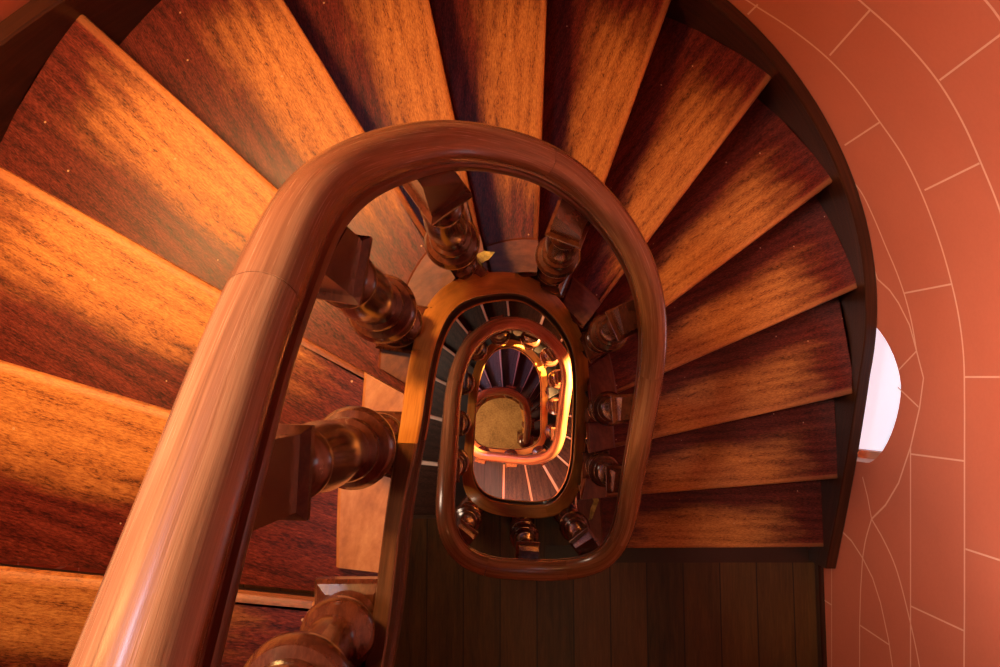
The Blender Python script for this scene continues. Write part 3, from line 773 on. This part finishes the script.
# arched window: centre y .07, spring and crown measured on the wall
WY, WR, WTOPD = 0.085, 0.285, 2.79
def arch(xv, r, ybot_d, n=24, grow=0.0):
    c = H0-(WTOPD+WR); P = []
    P.append(Vector((xv, WY-r, H0-ybot_d)))
    for i in range(n+1): a = math.pi-math.pi*i/n; u_ = math.cos(a); P.append(Vector((xv, WY+r*u_, c+r*max(0.0, 1-abs(u_)**1.6)**0.625)))
    P.append(Vector((xv, WY+r, H0-ybot_d))); return P
def prism(name, A, B, mats):
    n = len(A); v = A+B; f = [tuple(range(n)), tuple(range(2*n-1, n-1, -1))]+[(i, n+i, n+(i+1) % n, (i+1) % n) for i in range(n)]
    return link(name, mesh_from(name, v, f, mats, smooth=False))
WSILL = 4.0
cutter = prism('cut', arch(1.0, WR, WSILL), arch(2.3, WR, WSILL), [M_PEACH])
wr = build_wall('wall_right', MID, NPT-1, PX, [cutter], (H0-1.46, ZT, MID, NPT-1))
wl = build_wall('wall_left', 0, MID, None, None, (0.3, ZT, 0, MID))
# window parts
win = empty('window_1', (1.55, WY, H0-WSILL)); tag(win, kind='structure')
def child_prism(name, A, B, mats):
    o = prism(name, [p-win.location for p in A], [p-win.location for p in B], mats); o.parent = win; return o
def ring_frame(name, x0, x1, r0, r1, bd, mat):
    def half(xv):
        a = arch(xv, r0, bd); b = arch(xv, r1, bd-(r0-r1)); return a, b
    a0, b0 = half(x0); a1, b1 = half(x1); n = len(a0)
    v = [p-win.location for p in a0+b0+a1+b1]; f = []
    for i in range(n):
        j = (i+1) % n
        f += [(i, j, n+j, n+i), (2*n+j, 2*n+i, 3*n+i, 3*n+j), (j, i, 2*n+i, 2*n+j), (n+i, n+j, 3*n+j, 3*n+i)]
    return link(name, mesh_from(name, v, f, [mat], smooth=False), win)
ring_frame('window_frame', XR+.135, XR+.185, WR+.01, WR-.03, WSILL, M_PEACH)
child_prism('window_pane', arch(XR+.155, WR-.034, WSILL-.03), arch(XR+.161, WR-.034, WSILL-.03), [M_PANE])
v = [Vector((x, y, z))-win.location for z in (H0-WSILL-.0, H0-WSILL+.03) for (x, y) in ((XR-.02, WY-WR-.03), (XR+.14, WY-WR-.03), (XR+.14, WY+WR+.03), (XR-.02, WY+WR+.03))]
# front wall, floor, ceiling
def boxm(name, x0, x1, y0, y1, z0, z1, mat):
    v = [Vector((x, y, z)) for z in (z0, z1) for (x, y) in ((x0, y0), (x1, y0), (x1, y1), (x0, y1))]
    return link(name, mesh_from(name, v, [(0,3,2,1),(4,5,6,7),(0,1,5,4),(1,2,6,5),(2,3,7,6),(3,0,4,7)], [mat], smooth=False))
tag(boxm('wall_front', XL-.42, XR+.42, YB-.3, YB, 0, ZT, M_WALL), kind='structure')
def cap(name, z0, z1, mat):
    P = outline(WT+.42); P = [Vector((p.x, p.y, 0)) for p in P]+[Vector((XR+.42, YB-.3, 0)), Vector((XL-.42, YB-.3, 0))]
    o = slab(name, P, z1, z1-z0, mat); tag(o, kind='structure')
cap('floor', -.2, 0, M_STONE); cap('ceiling', ZT, ZT+.2, M_CEIL)

# chips of yellow-painted lath left showing beside the string
def chip(name, pts, d, label, th=.006):
    P = [W(x, y, d) for x, y in pts]; c = sum(P, Vector())/len(P); n = len(P)
    v = [p-c for p in P]+[p-c-Vector((0, 0, th)) for p in P]
    f = [tuple(range(n)), tuple(range(2*n-1, n-1, -1))]+[(i, n+i, n+(i+1) % n, (i+1) % n) for i in range(n)]
    o = link(name, mesh_from(name, v, f, [M_BATTEN], smooth=False)); o.location = c; tag(o, label, 'wood chip')
chip('yellow_chip', [(587,490),(596,493),(599,500),(596,508),(592,519),(589,520),(591,508),(594,501)], D(13)-.02, 'yellow splintered chip beside the string at lower right of the well')
chip('yellow_chip', [(459,265),(473,256),(484,251),(495,252),(489,259),(478,265),(465,270)], D(5)-.019, 'yellow splintered chip at the foot of the baluster above the well')

# ------------------------------------------------------------------ camera
cam = bpy.data.cameras.new('camera'); co = bpy.data.objects.new('camera', cam); COL.objects.link(co)
cam.sensor_fit = 'HORIZONTAL'; cam.sensor_width = 36; cam.lens = 36*F/1000; cam.clip_start = 0.02; cam.clip_end = 60
# camera axes in world: world x = (_x), world y = (_y), world down = _n expressed in camera (x right, y down, z fwd)
R = Matrix(((_x.x, -_x.y, -_x.z), (_y.x, -_y.y, -_y.z), (-_n.x, _n.y, _n.z)))   # rows: world axes in blender-camera coords
co.matrix_world = Matrix.Translation((0, 0, H0)) @ R.to_4x4()
SC.camera = co

# ------------------------------------------------------------------ lights
def area(name, loc, target, size, power, color, sy=None, shape='RECTANGLE'):
    l = bpy.data.lights.new(name, 'AREA'); l.energy = power; l.color = color; l.size = size
    l.shape = shape
    if sy: l.size_y = sy
    elif shape == 'RECTANGLE': l.size_y = size
    o = bpy.data.objects.new(name, l); COL.objects.link(o); o.location = loc
    o.rotation_euler = (Vector(target)-Vector(loc)).to_track_quat('-Z', 'Y').to_euler(); return o
def spot(name, loc, target, power, color, angle, blend=.4, rad=.05):
    l = bpy.data.lights.new(name, 'SPOT'); l.energy = power; l.color = color; l.spot_size = math.radians(angle); l.spot_blend = blend; l.shadow_soft_size = rad
    o = bpy.data.objects.new(name, l); COL.objects.link(o); o.location = loc
    o.rotation_euler = (Vector(target)-Vector(loc)).to_track_quat('-Z', 'Y').to_euler(); return o
kl = area('warm_window_light', (-.98, .82, H0-.45), (-.35, .40, H0-1.7), .30, 34, (1.0, .52, .17), .45); kl.data.spread = math.radians(120)
area('cool_window_light', (-.42, 1.25, H0-.05), (-.25, -.2, H0-.9), .16, 5.0, (.62, .70, 1.0), .5)
area('overhead_fill', (-.25, -.5, H0+1.35), (-.2, -.3, H0-1), .10, 1.5, (.78, .80, 1.0), .6)  # unseen cool strip added overhead for a sheen on the rail
ww = area('wall_wash_fill', (-1.05, .2, H0+.9), (1.39, -.15, H0-1.65), .4, 17, (1.0, .78, .68), .4); ww.data.spread = math.radians(50)  # added fill that brightens the right wall, no such source stands here
area('landing_fill', (.5, -1.5, H0-1.25), (.45, -1.0, H0-3.5), .25, 1.6, (1.0, .68, .30), .25)  # added warm fill for the boarded landing and its rail, not a fixture
lo = W(566, 395, D(25)-.9)
spot('lower_window_sun', (1.30, .25, lo.z+.75), (lo.x, lo.y-.05, lo.z), 6500, (1.0, .62, .22), 40, .5, .04)
area('second_flight_fill', (-.8, .35, H0-2.7), (-.3, .0, H0-4.3), .3, 7, (1.0, .72, .52), .3)  # unseen fill added to pick out the nosings of the second flight
area('second_landing_fill', (.0, -1.2, H0-D(32)+2.0), (.1, -.5, H0-D(31)), .3, 22, (1.0, .6, .4), .3)  # added fill above the quarter landing, no fitting there
area('lower_hall_fill', (-.9, .3, H0-D(36)+2.0), (.1, .6, H0-D(38)), .4, 18, (.85, .68, .95), .4)  # violet fill added so the enclosed deepest flight receives light
area('ground_hall_fill', (-.7, -.4, 1.2), (.0, 0, 0), .3, 20, (1.0, .62, .30), .3)  # added warm fill over the stone floor, not a real lamp
w = bpy.data.worlds.new('world'); SC.world = w; w.use_nodes = True
bg = w.node_tree.nodes['Background']; bg.inputs[0].default_value = (.55, .65, .9, 1); bg.inputs[1].default_value = .6
SC.view_settings.view_transform = 'Standard'; SC.view_settings.look = 'None'; SC.view_settings.gamma = 1; SC.view_settings.exposure = 0.0
SC.view_settings.use_curve_mapping = False
